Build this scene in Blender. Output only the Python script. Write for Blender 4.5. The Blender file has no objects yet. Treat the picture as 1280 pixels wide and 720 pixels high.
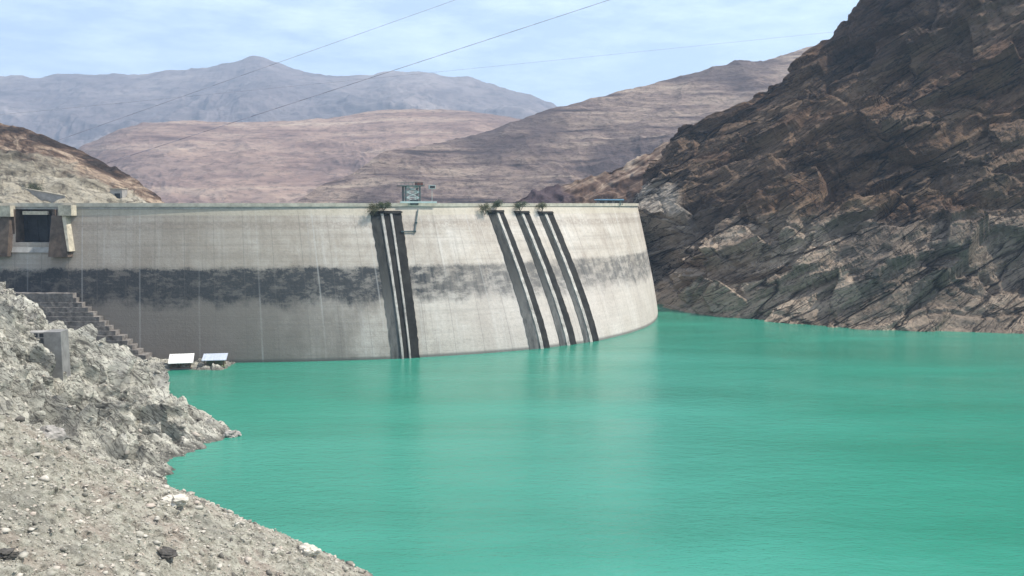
import bpy, bmesh, math, random
import numpy as np
from mathutils import Vector, Matrix

# ------------------------------------------------------------------ scene, camera, light
S = bpy.context.scene
COL = S.collection
R = math.radians
F = 1150.0                                   # focal length in photo pixels (1280 wide)
PITCH = math.atan(105.0 / F)                 # horizon on row 255
WATER_Z = -57.0
VALLEY_Z = -140.0

cam_d = bpy.data.cameras.new("camera")
cam = bpy.data.objects.new("camera", cam_d)
COL.objects.link(cam)
cam.location = (0, 0, 0)
cam.rotation_euler = (math.pi / 2 - PITCH, 0, 0)
cam_d.sensor_width = 36.0
cam_d.lens = 36.0 * F / 1280.0
cam_d.clip_start = 0.5
cam_d.clip_end = 40000
S.camera = cam

SUN_EL, SUN_AZ = R(56), R(91)                # azimuth measured clockwise from +Y
sun_dir = Vector((math.sin(SUN_AZ) * math.cos(SUN_EL), math.cos(SUN_AZ) * math.cos(SUN_EL), math.sin(SUN_EL)))
W = bpy.data.worlds.new("World")
S.world = W
W.use_nodes = True
nt = W.node_tree
nt.nodes.clear()
out = nt.nodes.new('ShaderNodeOutputWorld')
bg = nt.nodes.new('ShaderNodeBackground')
sky = nt.nodes.new('ShaderNodeTexSky')
sky.sky_type = 'NISHITA'
sky.sun_disc = False
sky.sun_elevation = SUN_EL
sky.sun_rotation = SUN_AZ
sky.altitude = 1500
sky.air_density = 1.0
sky.dust_density = 3.0
sky.ozone_density = 0.7
bg.inputs['Strength'].default_value = 0.15
# thin clouds low over the right ridge, by direction
tc = nt.nodes.new('ShaderNodeTexCoord')
mp = nt.nodes.new('ShaderNodeMapping')
mp.inputs['Scale'].default_value = (3.0, 3.0, 12.0)
nz = nt.nodes.new('ShaderNodeTexNoise')
nz.inputs['Scale'].default_value = 3.2
nz.inputs['Detail'].default_value = 8
nz.inputs['Roughness'].default_value = 0.62
rp = nt.nodes.new('ShaderNodeValToRGB')
rp.color_ramp.elements[0].position = 0.40
rp.color_ramp.elements[0].color = (.16, .16, .16, 1)
rp.color_ramp.elements[1].position = 0.78
rp.color_ramp.elements[1].color = (.50, .50, .50, 1)
mx = nt.nodes.new('ShaderNodeMix')
mx.data_type = 'RGBA'
mx.inputs[7].default_value = (10.8, 12.0, 13.0, 1)
nt.links.new(tc.outputs['Generated'], mp.inputs['Vector'])
nt.links.new(mp.outputs['Vector'], nz.inputs['Vector'])
nt.links.new(nz.outputs['Fac'], rp.inputs['Fac'])
nt.links.new(rp.outputs['Color'], mx.inputs[0])
nt.links.new(sky.outputs['Color'], mx.inputs[6])
nt.links.new(mx.outputs[2], bg.inputs['Color'])
nt.links.new(bg.outputs['Background'], out.inputs['Surface'])

sd = bpy.data.lights.new("sun", 'SUN')
sd.energy = 5.0
sd.angle = R(0.5)
sd.color = (1.0, 0.94, 0.85)
sun = bpy.data.objects.new("sun", sd)
COL.objects.link(sun)
sun.rotation_euler = (-sun_dir).to_track_quat('-Z', 'Y').to_euler()

S.view_settings.view_transform = 'Standard'
S.view_settings.look = 'None'
S.view_settings.exposure = 0.42
S.view_settings.gamma = 1
S.view_settings.use_curve_mapping = False
S.render.engine = 'CYCLES'
S.cycles.max_bounces = 5
S.cycles.diffuse_bounces = 3
S.cycles.glossy_bounces = 2
S.cycles.volume_bounces = 0
S.cycles.use_denoising = True

# ------------------------------------------------------------------ photo pixel -> ray
cp, sp = math.cos(PITCH), math.sin(PITCH)
def ray(px, py):
    u, w = (px - 640.0) / F, -(py - 360.0) / F
    return Vector((u, cp + w * sp, -sp + w * cp))
def at_depth(px, py, D):
    r = ray(px, py)
    return r * (D / r.y)
def at_z(px, py, z):
    r = ray(px, py)
    return r * (z / r.z)

# ------------------------------------------------------------------ numpy noise
def _h(ix, iy, iz, k=0):
    n = (ix.astype(np.int64) * 374761393 + iy.astype(np.int64) * 668265263 + iz.astype(np.int64) * 2147483647 + k * 1274126177) & 0xffffffff
    n = ((n ^ (n >> 13)) * 1274126177) & 0xffffffff
    n = ((n ^ (n >> 15)) * 2246822519) & 0xffffffff
    n = n ^ (n >> 16)
    return (n & 0xffffff) / float(0x1000000)
def vnoise(x, y, z, k=0):
    ix, iy, iz = np.floor(x), np.floor(y), np.floor(z)
    fx, fy, fz = x - ix, y - iy, z - iz
    fx, fy, fz = [f * f * f * (f * (f * 6 - 15) + 10) for f in (fx, fy, fz)]
    r = 0
    for dx in (0, 1):
        wx = fx if dx else 1 - fx
        for dy in (0, 1):
            wy = fy if dy else 1 - fy
            for dz in (0, 1):
                wz = fz if dz else 1 - fz
                r = r + wx * wy * wz * _h(ix + dx, iy + dy, iz + dz, k)
    return r * 2 - 1
def fbm(x, y, z, o=5, k=0, g=0.5):
    a, s, r = 1.0, 0.0, 0
    for i in range(o):
        r = r + a * vnoise(x, y, z, k + i)
        s += a
        a *= g
        x, y, z = x * 2.03 + 7.1, y * 2.03 + 3.7, z * 2.03 + 1.3
    return r / s
def ridged(x, y, z, o=5, k=0, g=0.5):
    a, s, r = 1.0, 0.0, 0
    for i in range(o):
        n = 1 - np.abs(vnoise(x, y, z, k + i))
        r = r + a * n * n
        s += a
        a *= g
        x, y, z = x * 2.07 + 5.1, y * 2.07 + 9.2, z * 2.07 + 2.3
    return r / s
def facet(x, y, z, k=0, tilt=1.0):
    """broken-block noise: every Voronoi cell is a tilted plane with its own offset"""
    ix, iy, iz = np.floor(x), np.floor(y), np.floor(z)
    best = np.full(x.shape, 1e9)
    val = np.zeros(x.shape)
    for dx in (-1, 0, 1):
        for dy in (-1, 0, 1):
            for dz in (-1, 0, 1):
                cx, cy, cz = ix + dx, iy + dy, iz + dz
                ox, oy, oz = cx + _h(cx, cy, cz, k), cy + _h(cx, cy, cz, k + 1), cz + _h(cx, cy, cz, k + 2)
                rx, ry, rz = x - ox, y - oy, z - oz
                d = rx * rx + ry * ry + rz * rz
                v = (_h(cx, cy, cz, k + 3) - .5) + tilt * ((_h(cx, cy, cz, k + 4) - .5) * rx + (_h(cx, cy, cz, k + 5) - .5) * ry + (_h(cx, cy, cz, k + 6) - .5) * rz)
                m = d < best
                best = np.where(m, d, best)
                val = np.where(m, v, val)
    return val
def blur(a, n=1):
    for _ in range(n):
        b = np.pad(a, 1, mode='edge')
        a = (4 * b[1:-1, 1:-1] + 2 * (b[:-2, 1:-1] + b[2:, 1:-1] + b[1:-1, :-2] + b[1:-1, 2:]) + b[:-2, :-2] + b[2:, 2:] + b[:-2, 2:] + b[2:, :-2]) / 16
    return a
def sstep(a, b, x):
    t = np.clip((x - a) / (b - a), 0, 1)
    return t * t * (3 - 2 * t)

# ------------------------------------------------------------------ object helpers
def tag(o, label=None, cat=None, group=None, kind=None):
    if label: o['label'] = label
    if cat: o['category'] = cat
    if group: o['group'] = group
    if kind: o['kind'] = kind
    return o
def empty(name, loc=(0, 0, 0), rz=0.0):
    o = bpy.data.objects.new(name, None)
    o.location = loc
    o.rotation_euler = (0, 0, rz)
    COL.objects.link(o)
    return o
def link_mesh(name, me, mat, parent=None):
    o = bpy.data.objects.new(name, me)
    if mat: me.materials.append(mat)
    COL.objects.link(o)
    if parent is not None: o.parent = parent
    return o
def grid_mesh(name, P, mat, smooth=True, uv=None, keep=None, parent=None):
    """P: (nv, nu, 3) -> quad sheet"""
    nv, nu = P.shape[:2]
    me = bpy.data.meshes.new(name)
    idx = np.arange(nv * nu).reshape(nv, nu)
    q = np.stack([idx[:-1, :-1], idx[:-1, 1:], idx[1:, 1:], idx[1:, :-1]], -1)
    q = q[keep] if keep is not None else q.reshape(-1, 4)
    q = q.reshape(-1, 4)
    me.vertices.add(nv * nu)
    me.vertices.foreach_set('co', P.reshape(-1).astype(np.float32))
    me.loops.add(len(q) * 4)
    me.loops.foreach_set('vertex_index', q.reshape(-1).astype(np.int32))
    me.polygons.add(len(q))
    me.polygons.foreach_set('loop_start', np.arange(0, len(q) * 4, 4, dtype=np.int32))
    me.polygons.foreach_set('use_smooth', np.full(len(q), smooth))
    if uv is not None:
        l = me.uv_layers.new(name='uv')
        l.data.foreach_set('uv', uv.reshape(-1, 2)[q.reshape(-1)].reshape(-1).astype(np.float32))
    me.update(calc_edges=True)
    me.validate()
    return link_mesh(name, me, mat, parent)

class MB:
    """collects simple shapes into one mesh"""
    def __init__(s): s.bm = bmesh.new()
    def box(s, lo, hi, M=None, bevel=0.0):
        lo, hi = Vector(lo), Vector(hi)
        r = bmesh.ops.create_cube(s.bm, size=1.0)
        vs = r['verts']
        c, d = (lo + hi) / 2, hi - lo
        for v in vs:
            v.co = Vector((v.co.x * d.x + c.x, v.co.y * d.y + c.y, v.co.z * d.z + c.z))
        if bevel:
            es = list({e for v in vs for e in v.link_edges})
            rr = bmesh.ops.bevel(s.bm, geom=es, offset=bevel, segments=1, affect='EDGES')
            vs = rr['verts'] if False else [v for v in s.bm.verts if v.is_valid and v.index == -1] or vs
        if M is not None:
            for v in [v for v in vs if v.is_valid]: v.co = M @ v.co
        return s
    def hexa(s, pts):
        """8 points: bottom 4 then top 4, same winding"""
        v = [s.bm.verts.new(p) for p in pts]
        for f in ((3, 2, 1, 0), (4, 5, 6, 7), (0, 1, 5, 4), (1, 2, 6, 5), (2, 3, 7, 6), (3, 0, 4, 7)):
            s.bm.faces.new([v[i] for i in f])
        return s
    def bar(s, a, b, r, n=6, r2=None):
        a, b = Vector(a), Vector(b)
        r2 = r if r2 is None else r2
        d = (b - a).normalized()
        x = d.orthogonal().normalized()
        y = d.cross(x)
        A = [s.bm.verts.new(a + (x * math.cos(t) + y * math.sin(t)) * r) for t in [2 * math.pi * i / n for i in range(n)]]
        B = [s.bm.verts.new(b + (x * math.cos(t) + y * math.sin(t)) * r2) for t in [2 * math.pi * i / n for i in range(n)]]
        for i in range(n):
            s.bm.faces.new((A[i], A[(i + 1) % n], B[(i + 1) % n], B[i]))
        s.bm.faces.new(A[::-1]); s.bm.faces.new(B)
        return s
    def build(s, name, mat, parent=None, smooth=False):
        bmesh.ops.recalc_face_normals(s.bm, faces=s.bm.faces)
        me = bpy.data.meshes.new(name)
        s.bm.to_mesh(me); s.bm.free()
        if smooth:
            for p in me.polygons: p.use_smooth = True
        return link_mesh(name, me, mat, parent)

# ------------------------------------------------------------------ materials
class NT:
    def __init__(s, name, rough=0.9, spec=0.3):
        s.m = bpy.data.materials.new(name)
        s.m.use_nodes = True
        s.t = s.m.node_tree
        s.b = s.t.nodes['Principled BSDF']
        s.b.inputs['Roughness'].default_value = rough
        s.b.inputs['Specular IOR Level'].default_value = spec
    def n(s, typ, **kw):
        o = s.t.nodes.new(typ)
        for k, v in kw.items(): setattr(o, k, v)
        return o
    def l(s, a, b): s.t.links.new(a, b)
    def pos(s):
        return s.n('ShaderNodeNewGeometry').outputs['Position']
    def uv(s):
        return s.n('ShaderNodeTexCoord').outputs['UV']
    def mapping(s, v, scale=(1, 1, 1), rot=(0, 0, 0), loc=(0, 0, 0)):
        m = s.n('ShaderNodeMapping')
        m.inputs['Scale'].default_value = scale
        m.inputs['Rotation'].default_value = rot
        m.inputs['Location'].default_value = loc
        s.l(v, m.inputs['Vector'])
        return m.outputs['Vector']
    def noise(s, v, scale, detail=6, rough=0.6, dist=0.0):
        n = s.n('ShaderNodeTexNoise')
        n.inputs['Scale'].default_value = scale
        n.inputs['Detail'].default_value = detail
        n.inputs['Roughness'].default_value = rough
        n.inputs['Distortion'].default_value = dist
        s.l(v, n.inputs['Vector'])
        return n.outputs['Fac']
    def ramp(s, f, stops, interp='LINEAR'):
        r = s.n('ShaderNodeValToRGB')
        cr = r.color_ramp
        cr.interpolation = interp
        while len(cr.elements) > 1: cr.elements.remove(cr.elements[-1])
        for i, (p, c) in enumerate(stops):
            e = cr.elements[0] if i == 0 else cr.elements.new(p)
            e.position = p
            if not isinstance(c, (tuple, list)): c = (c, c, c)
            e.color = (*c[:3], 1)
        s.l(f, r.inputs['Fac'])
        return r.outputs['Color']
    def math(s, op, a, b=None, c=None, clamp=False):
        m = s.n('ShaderNodeMath', operation=op, use_clamp=clamp)
        for i, x in enumerate((a, b, c)):
            if x is None: continue
            if isinstance(x, (int, float)): m.inputs[i].default_value = x
            else: s.l(x, m.inputs[i])
        return m.outputs[0]
    def mix(s, f, a, b, mode='MIX'):
        m = s.n('ShaderNodeMix', data_type='RGBA', blend_type=mode)
        for i, x in ((0, f), (6, a), (7, b)):
            if isinstance(x, (int, float)): m.inputs[i].default_value = x
            elif isinstance(x, tuple): m.inputs[i].default_value = (*x[:3], 1)
            else: s.l(x, m.inputs[i])
        return m.outputs[2]
    def sep(s, v):
        x = s.n('ShaderNodeSeparateXYZ'); s.l(v, x.inputs[0]); return x.outputs
    def range(s, v, a, b, c=0.0, d=1.0):
        m = s.n('ShaderNodeMapRange', interpolation_type='SMOOTHSTEP')
        m.inputs[1].default_value = a; m.inputs[2].default_value = b
        m.inputs[3].default_value = c; m.inputs[4].default_value = d
        s.l(v, m.inputs[0]); return m.outputs[0]
    def bump(s, h, dist, strength=1.0):
        b = s.n('ShaderNodeBump')
        b.inputs['Distance'].default_value = dist
        b.inputs['Strength'].default_value = strength
        s.l(h, b.inputs['Height'])
        s.l(b.outputs['Normal'], s.b.inputs['Normal'])
    def color(s, c):
        if isinstance(c, tuple): s.b.inputs['Base Color'].default_value = (*c[:3], 1)
        else: s.l(c, s.b.inputs['Base Color'])
        return s.m

def plain(name, col, rough=0.7, var=0.25, scale=1.5, metal=0.0, spec=0.3):
    t = NT(name, rough, spec)
    t.b.inputs['Metallic'].default_value = metal
    n = t.noise(t.pos(), scale, 7, 0.65)
    c = t.ramp(n, [(0.3, tuple(x * (1 - var) for x in col)), (0.7, tuple(min(1, x * (1 + var)) for x in col))])
    t.bump(n, 0.05, 0.4)
    return t.color(c)

def strata_vec(t, tilt, scale, azim=0.0):
    p = t.pos()
    return t.mapping(t.mapping(p, rot=(0, tilt, azim)), scale=scale)

def fracture(t, tilt, scale, azim, width, amount, warp=0.0, seed=0.0):
    v = strata_vec(t, tilt, scale, azim)
    if warp:
        n = t.n('ShaderNodeTexNoise'); n.inputs['Scale'].default_value = 1.3; n.inputs['Detail'].default_value = 5
        t.l(v, n.inputs['Vector'])
        a = t.n('ShaderNodeVectorMath', operation='MULTIPLY_ADD')
        t.l(n.outputs['Color'], a.inputs[0]); a.inputs[1].default_value = (warp,) * 3; t.l(v, a.inputs[2])
        v = a.outputs[0]
    vo = t.n('ShaderNodeTexVoronoi', feature='DISTANCE_TO_EDGE')
    vo.inputs['Scale'].default_value = 1.0
    t.l(v, vo.inputs['Vector'])
    return t.range(vo.outputs['Distance'], 0.0, width, amount, 0.0)

# right cliff: reddish dark rock above the old water line, bleached grey rock below it
t = NT('cliff_rock', 0.95, 0.15)
p = t.pos()
st = t.noise(strata_vec(t, R(28), (0.02, 0.02, 0.16), R(20)), 1.0, 9, 0.68, 0.6)
big = t.noise(p, 0.018, 5, 0.6)
fine = t.noise(p, 0.35, 8, 0.7)
up = t.ramp(st, [(0.30, (0.030, 0.019, 0.012)), (0.45, (0.110, 0.068, 0.042)), (0.58, (0.170, 0.112, 0.070)), (0.72, (0.28, 0.195, 0.125))])
up = t.mix(t.range(big, 0.42, 0.60, 0, 0.45), up, (0.115, 0.060, 0.036))
up = t.mix(t.range(t.noise(p, 0.035, 4, 0.6), 0.55, 0.66, 0, 0.35), up, (0.085, 0.072, 0.040))
lo = t.ramp(st, [(0.30, (0.09, 0.068, 0.050)), (0.44, (0.265, 0.203, 0.150)), (0.58, (0.38, 0.297, 0.222)), (0.75, (0.49, 0.39, 0.295))])
lo = t.mix(t.range(big, 0.5, 0.66, 0, 0.55), lo, (0.16, 0.128, 0.10))
vo = t.n('ShaderNodeTexVoronoi')
t.l(strata_vec(t, R(32), (0.012, 0.012, 0.034), R(15)), vo.inputs['Vector']); vo.inputs['Scale'].default_value = 1.0
bed = t.sep(vo.outputs['Color'])[0]
lo = t.mix(t.range(bed, 0.1, 0.8, 0.65, 0.0), lo, (0.085, 0.070, 0.058))
up = t.mix(t.range(bed, 0.62, 0.95, 0, 0.40), up, (0.17, 0.125, 0.09))
up = t.mix(t.range(bed, 0.0, 0.35, 0.5, 0.0), up, (0.028, 0.020, 0.018))
zz = t.math('ADD', t.sep(p)[2], t.math('MULTIPLY', t.math('SUBTRACT', t.noise(p, 0.03, 5, 0.6), 0.5), 44))
c = t.mix(t.range(zz, -14, 2), lo, up)
c = t.mix(t.range(fine, 0.48, 0.68, 0.0, 0.5), c, (0.025, 0.021, 0.018))
fine2 = t.noise(p, 0.9, 6, 0.75)
sx = t.math('ADD', t.sep(p)[0], t.math('MULTIPLY', t.math('SUBTRACT', t.noise(p, 0.06, 5, 0.65), 0.5), 40))
c = t.mix(t.math('MULTIPLY', t.range(sx, 106, 94), t.range(t.sep(p)[2], 20, 6)), c, t.mix(fine, (0.20, 0.17, 0.14), (0.42, 0.36, 0.29)))
crack = t.noise(strata_vec(t, R(33), (0.035, 0.035, 0.30), R(12)), 1.0, 6, 0.6, 1.2)
cl = t.range(t.math('ABSOLUTE', t.math('SUBTRACT', crack, 0.5)), 0.0, 0.024, 0.85, 0.0)
c = t.mix(cl, c, (0.012, 0.010, 0.010))
f1 = fracture(t, R(32), (0.011, 0.011, 0.075), R(15), 0.040, 0.9, 0.9)
f2 = fracture(t, R(29), (0.028, 0.028, 0.22), R(15), 0.055, 0.75, 1.1)
f3 = fracture(t, R(-38), (0.014, 0.014, 0.05), R(-10), 0.018, 0.6, 0.9)
f1 = t.math('MULTIPLY', f1, t.range(t.noise(p, 0.02, 3, 0.5), 0.40, 0.55))
f2 = t.math('MULTIPLY', f2, t.range(t.noise(p, 0.045, 4, 0.6), 0.46, 0.60))
f3 = t.math('MULTIPLY', f3, t.range(t.noise(p, 0.03, 4, 0.6), 0.52, 0.62))
fr = t.math('MAXIMUM', t.math('MAXIMUM', f1, f2), f3)
c = t.mix(fr, c, (0.012, 0.010, 0.009))
t.bump(t.math('SUBTRACT', t.math('ADD', fine, t.math('MULTIPLY', st, 1.5)), t.math('MULTIPLY', fr, 1.2)), 1.6, 1.0)
M_CLIFF = t.color(c)

# sunlit brown hillside behind the right end of the dam
t = NT('hillside_rock', 0.95, 0.15)
p = t.pos()
st = t.noise(strata_vec(t, R(24), (0.02, 0.03, 0.14), 0), 1.0, 9, 0.7, 0.8)
c = t.ramp(st, [(0.36, (0.028, 0.020, 0.019)), (0.47, (0.105, 0.068, 0.052)), (0.55, (0.22, 0.165, 0.125)), (0.66, (0.40, 0.33, 0.26))])
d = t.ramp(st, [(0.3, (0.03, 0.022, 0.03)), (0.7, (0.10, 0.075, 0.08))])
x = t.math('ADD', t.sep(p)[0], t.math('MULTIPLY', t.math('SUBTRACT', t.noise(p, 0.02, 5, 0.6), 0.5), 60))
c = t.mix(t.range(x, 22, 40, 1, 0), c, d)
t.bump(st, 2.0, 0.9)
M_HILL = t.color(c)

# left hill above the spillway
t = NT('left_hill_earth', 0.95, 0.15)
p = t.pos()
st = t.noise(strata_vec(t, R(-22), (0.03, 0.03, 0.15), 0), 1.0, 9, 0.7, 0.8)
c = t.ramp(st, [(0.34, (0.12, 0.105, 0.08)), (0.48, (0.29, 0.26, 0.20)), (0.66, (0.42, 0.38, 0.30))])
d = t.ramp(st, [(0.42, (0.025, 0.019, 0.018)), (0.49, (0.12, 0.08, 0.06)), (0.58, (0.36, 0.275, 0.20))])
n = t.math('ADD', t.n('ShaderNodeAttribute', attribute_name='v').outputs['Fac'], t.math('MULTIPLY', t.math('SUBTRACT', t.noise(p, 0.06, 5, 0.6), 0.5), 0.5))
c = t.mix(t.range(n, 0.66, 0.78), c, d)
fn = t.noise(p, 0.5, 7, 0.75)
c = t.mix(t.range(fn, 0.5, 0.62, 0, 0.65), c, (0.06, 0.05, 0.042))
c = t.mix(fracture(t, R(-20), (0.05, 0.05, 0.22), 0, 0.06, 0.5, 0.9), c, (0.05, 0.042, 0.036))
t.bump(t.math('ADD', st, fn), 1.5, 0.9)
M_LEFT = t.color(c)

# layered pale mid hills and the far range
def hill_mat(name, stops, tint, scale, squash, patch):
    t = NT(name, 0.95, 0.1)
    p = t.pos()
    st = t.noise(t.mapping(p, scale=(scale, scale, scale * squash)), 1.0, 9, 0.68, 0.7)
    c = t.ramp(st, stops)
    b = t.noise(p, scale * 0.6, 6, 0.65)
    c = t.mix(t.range(b, 0.46, 0.60, 0, patch), c, tint)
    n2 = t.noise(t.mapping(p, scale=(1, 1, 2.2)), scale * 14, 8, 0.75)
    c = t.mix(t.range(n2, 0.49, 0.60, 0, 0.55), c, tuple(x * 0.45 for x in tint))
    t.bump(t.math('ADD', st, t.math('MULTIPLY', n2, 0.7)), 9.0, 0.9)
    return t.color(c)
M_PINK = hill_mat('pink_hill_soil', [(0.34, (0.115, 0.078, 0.070)), (0.45, (0.22, 0.150, 0.124)), (0.56, (0.31, 0.222, 0.175)), (0.68, (0.40, 0.31, 0.24))], (0.17, 0.125, 0.115), 0.0030, 11, 0.5)
M_RIDGE = hill_mat('ridge_soil', [(0.37, (0.055, 0.043, 0.043)), (0.46, (0.175, 0.130, 0.115)), (0.55, (0.275, 0.21, 0.17)), (0.67, (0.40, 0.32, 0.25))], (0.085, 0.066, 0.068), 0.0070, 9, 0.75)
M_FAR = hill_mat('far_mountain_soil', [(0.34, (0.08, 0.07, 0.075)), (0.5, (0.19, 0.16, 0.155)), (0.68, (0.34, 0.29, 0.265))], (0.15, 0.125, 0.13), 0.0009, 3, 0.5)

# near bank
t = NT('bank_rock', 0.95, 0.15)
p = t.pos()
m = t.n('ShaderNodeAttribute', attribute_name='v').outputs['Fac']
g1 = t.noise(p, 0.8, 10, 0.78)
g2 = t.noise(p, 0.12, 6, 0.65)
sc = t.ramp(g1, [(0.36, (0.08, 0.073, 0.062)), (0.44, (0.28, 0.26, 0.21)), (0.54, (0.43, 0.405, 0.33)), (0.66, (0.62, 0.59, 0.49))])  # darkest stop paints in the shadowed gaps between stones
sc = t.mix(t.range(g2, 0.5, 0.62, 0, 0.5), sc, (0.38, 0.30, 0.25))
sc = t.mix(t.range(g2, 0.48, 0.38, 0, 0.45), sc, (0.22, 0.21, 0.18))
st = t.noise(strata_vec(t, R(-35), (0.10, 0.10, 0.55), R(30)), 1.0, 9, 0.7, 0.6)
ro = t.ramp(st, [(0.33, (0.08, 0.075, 0.066)), (0.42, (0.32, 0.305, 0.255)), (0.54, (0.51, 0.485, 0.405)), (0.70, (0.66, 0.635, 0.54))])
ro = t.mix(t.range(g2, 0.5, 0.64, 0, 0.5), ro, (0.25, 0.24, 0.225))
cr = t.noise(strata_vec(t, R(-35), (0.16, 0.16, 0.6), R(30)), 1.0, 5, 0.6, 1.5)
ck = t.range(t.math('ABSOLUTE', t.math('SUBTRACT', cr, 0.5)), 0.0, 0.034, 0.88, 0.0)
fb = t.math('MULTIPLY', fracture(t, R(-38), (0.045, 0.07, 0.33), R(25), 0.05, 0.85, 1.0), t.range(t.noise(p, 0.09, 4, 0.6), 0.44, 0.58))
ro = t.mix(t.math('MAXIMUM', ck, fb), ro, (0.05, 0.045, 0.04))
c = t.mix(m, sc, ro)
wet = t.math('ADD', t.sep(p)[2], t.math('MULTIPLY', t.math('SUBTRACT', g2, 0.5), 4))
c = t.mix(t.range(wet, WATER_Z + 0.3, WATER_Z + 1.7, 0.75, 0.0), c, (0.085, 0.08, 0.07))
t.bump(t.math('ADD', g1, t.math('MULTIPLY', st, 0.6)), 0.8, 1.0)
M_BANK = t.color(c)

t = NT('scree_stone', 0.95, 0.15)
oi = t.n('ShaderNodeAttribute', attribute_name='v').outputs['Fac']
c = t.ramp(oi, [(0.0, (0.06, 0.055, 0.05)), (0.22, (0.30, 0.28, 0.23)), (0.6, (0.46, 0.43, 0.365)), (0.85, (0.46, 0.385, 0.32)), (1.0, (0.53, 0.50, 0.43))])
M_SCREE = t.color(t.mix(t.range(t.noise(t.pos(), 2.5, 6, 0.7), 0.4, 0.65, 0, 0.35), c, (0.20, 0.18, 0.16)))
M_BOULDER_DARK = plain('dark_boulder_rock', (0.075, 0.068, 0.06), 0.95, 0.5, 1.2)
M_BOULDER_PALE = plain('pale_boulder_rock', (0.50, 0.46, 0.39), 0.95, 0.35, 0.9)
M_BOULDER_GREY = plain('grey_boulder_rock', (0.27, 0.25, 0.225), 0.95, 0.45, 0.9)

# dam concrete, uv in metres (u along the wall, v = height)
t = NT('dam_concrete', 0.9, 0.2)
uv = t.uv()
U, V = t.sep(uv)[0], t.sep(uv)[1]
blotch = t.noise(t.mapping(uv, scale=(0.06, 0.05, 1)), 1.0, 9, 0.7)
lift = t.noise(t.mapping(uv, scale=(0.012, 0.55, 1)), 1.0, 7, 0.7)
streak = t.noise(t.mapping(uv, scale=(0.35, 0.012, 1)), 1.0, 6, 0.7)
grain = t.noise(uv, 0.9, 9, 0.75)
c = t.ramp(blotch, [(0.32, (0.33, 0.28, 0.235)), (0.48, (0.45, 0.395, 0.335)), (0.66, (0.57, 0.52, 0.46))])
c = t.mix(t.range(lift, 0.44, 0.68, 0, 0.40), c, (0.25, 0.225, 0.195))
c = t.mix(t.range(streak, 0.50, 0.68, 0, 0.45), c, (0.25, 0.23, 0.205))
st2 = t.noise(t.mapping(uv, scale=(0.22, 0.010, 1), loc=(31, 0, 0)), 1.0, 7, 0.72)
c = t.mix(t.range(st2, 0.52, 0.68, 0, 0.55), c, (0.60, 0.565, 0.52))
# left half: damp stain plus the face's shading painted in, greyest below the ring
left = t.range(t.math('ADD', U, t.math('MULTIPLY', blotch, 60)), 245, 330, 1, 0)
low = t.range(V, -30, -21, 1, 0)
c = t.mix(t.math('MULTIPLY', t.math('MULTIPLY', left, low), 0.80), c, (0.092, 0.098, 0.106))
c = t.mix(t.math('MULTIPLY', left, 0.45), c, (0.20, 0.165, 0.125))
# paler on the right below the ring
right = t.range(U, 275, 320)
c = t.mix(t.math('MULTIPLY', t.math('MULTIPLY', right, t.range(V, -24, -34)), 0.45), c, (0.52, 0.47, 0.43))
# dark ring of the former water level, ragged lower edge
rag = t.math('MULTIPLY', t.math('SUBTRACT', t.noise(t.mapping(uv, scale=(0.09, 0.05, 1)), 1.0, 9, 0.75), 0.5), 19)
vv = t.math('ADD', V, rag)
top = t.math('ADD', V, t.math('MULTIPLY', t.math('ADD', t.math('SUBTRACT', grain, 0.5), t.math('SUBTRACT', blotch, 0.5)), 4))
ring = t.math('MULTIPLY', t.range(top, -24.5, -22.6, 1, 0), t.range(vv, -38.5, -32.5))
amt = t.math('ADD', t.range(U, 240, 320, 1.30, 0.72), t.math('MULTIPLY', t.math('SUBTRACT', streak, 0.5), 1.0))
brk = t.range(t.noise(t.mapping(uv, scale=(0.16, 0.30, 1), loc=(9, 4, 0)), 1.0, 9, 0.75), 0.40, 0.56, 0.45, 1.0)
c = t.mix(t.math('MULTIPLY', t.math('MULTIPLY', ring, brk), amt, clamp=True), c, (0.042, 0.045, 0.048))
# lime runs along the block joints
jo = t.math('PINGPONG', t.math('ADD', U, 3.0), 10.5)
jl = t.math('MULTIPLY', t.range(jo, 0.10, 0.42, 1, 0), t.range(streak, 0.35, 0.6))
c = t.mix(t.math('MULTIPLY', jl, 0.38), c, (0.47, 0.46, 0.44))
jd = t.math('PINGPONG', t.math('ADD', U, 8.0), 5.25)
c = t.mix(t.math('MULTIPLY', t.range(jd, 0.05, 0.25, 1, 0), 0.30), c, (0.13, 0.12, 0.11))
# pour lifts
lf = t.math('PINGPONG', V, 1.25)
c = t.mix(t.math('MULTIPLY', t.range(lf, 0.02, 0.14, 1, 0), t.range(grain, 0.45, 0.65, 0, 0.30)), c, (0.16, 0.145, 0.13))
# pale ochre band under the parapet with the lip's shadow line painted below it
c = t.mix(t.math('MULTIPLY', t.range(V, -4.6, -3.8), 0.45), c, (0.48, 0.43, 0.33))
lip_shadow = t.math('MULTIPLY', t.range(V, -10.0, -8.5), t.range(V, -6.0, -7.2))
c = t.mix(t.math('MULTIPLY', lip_shadow, t.range(grain, 0.35, 0.6, 0.1, 0.45)), c, (0.21, 0.17, 0.14))
c = t.mix(t.range(V, WATER_Z + 0.4, WATER_Z + 1.6, 0.7, 0.0), c, (0.07, 0.075, 0.07))
c = t.mix(t.range(grain, 0.4, 0.75, 0, 0.30), c, (0.15, 0.14, 0.13))
t.bump(t.math('ADD', grain, t.math('MULTIPLY', lift, 0.7)), 0.18, 0.7)
M_DAM = t.color(c)

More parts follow.
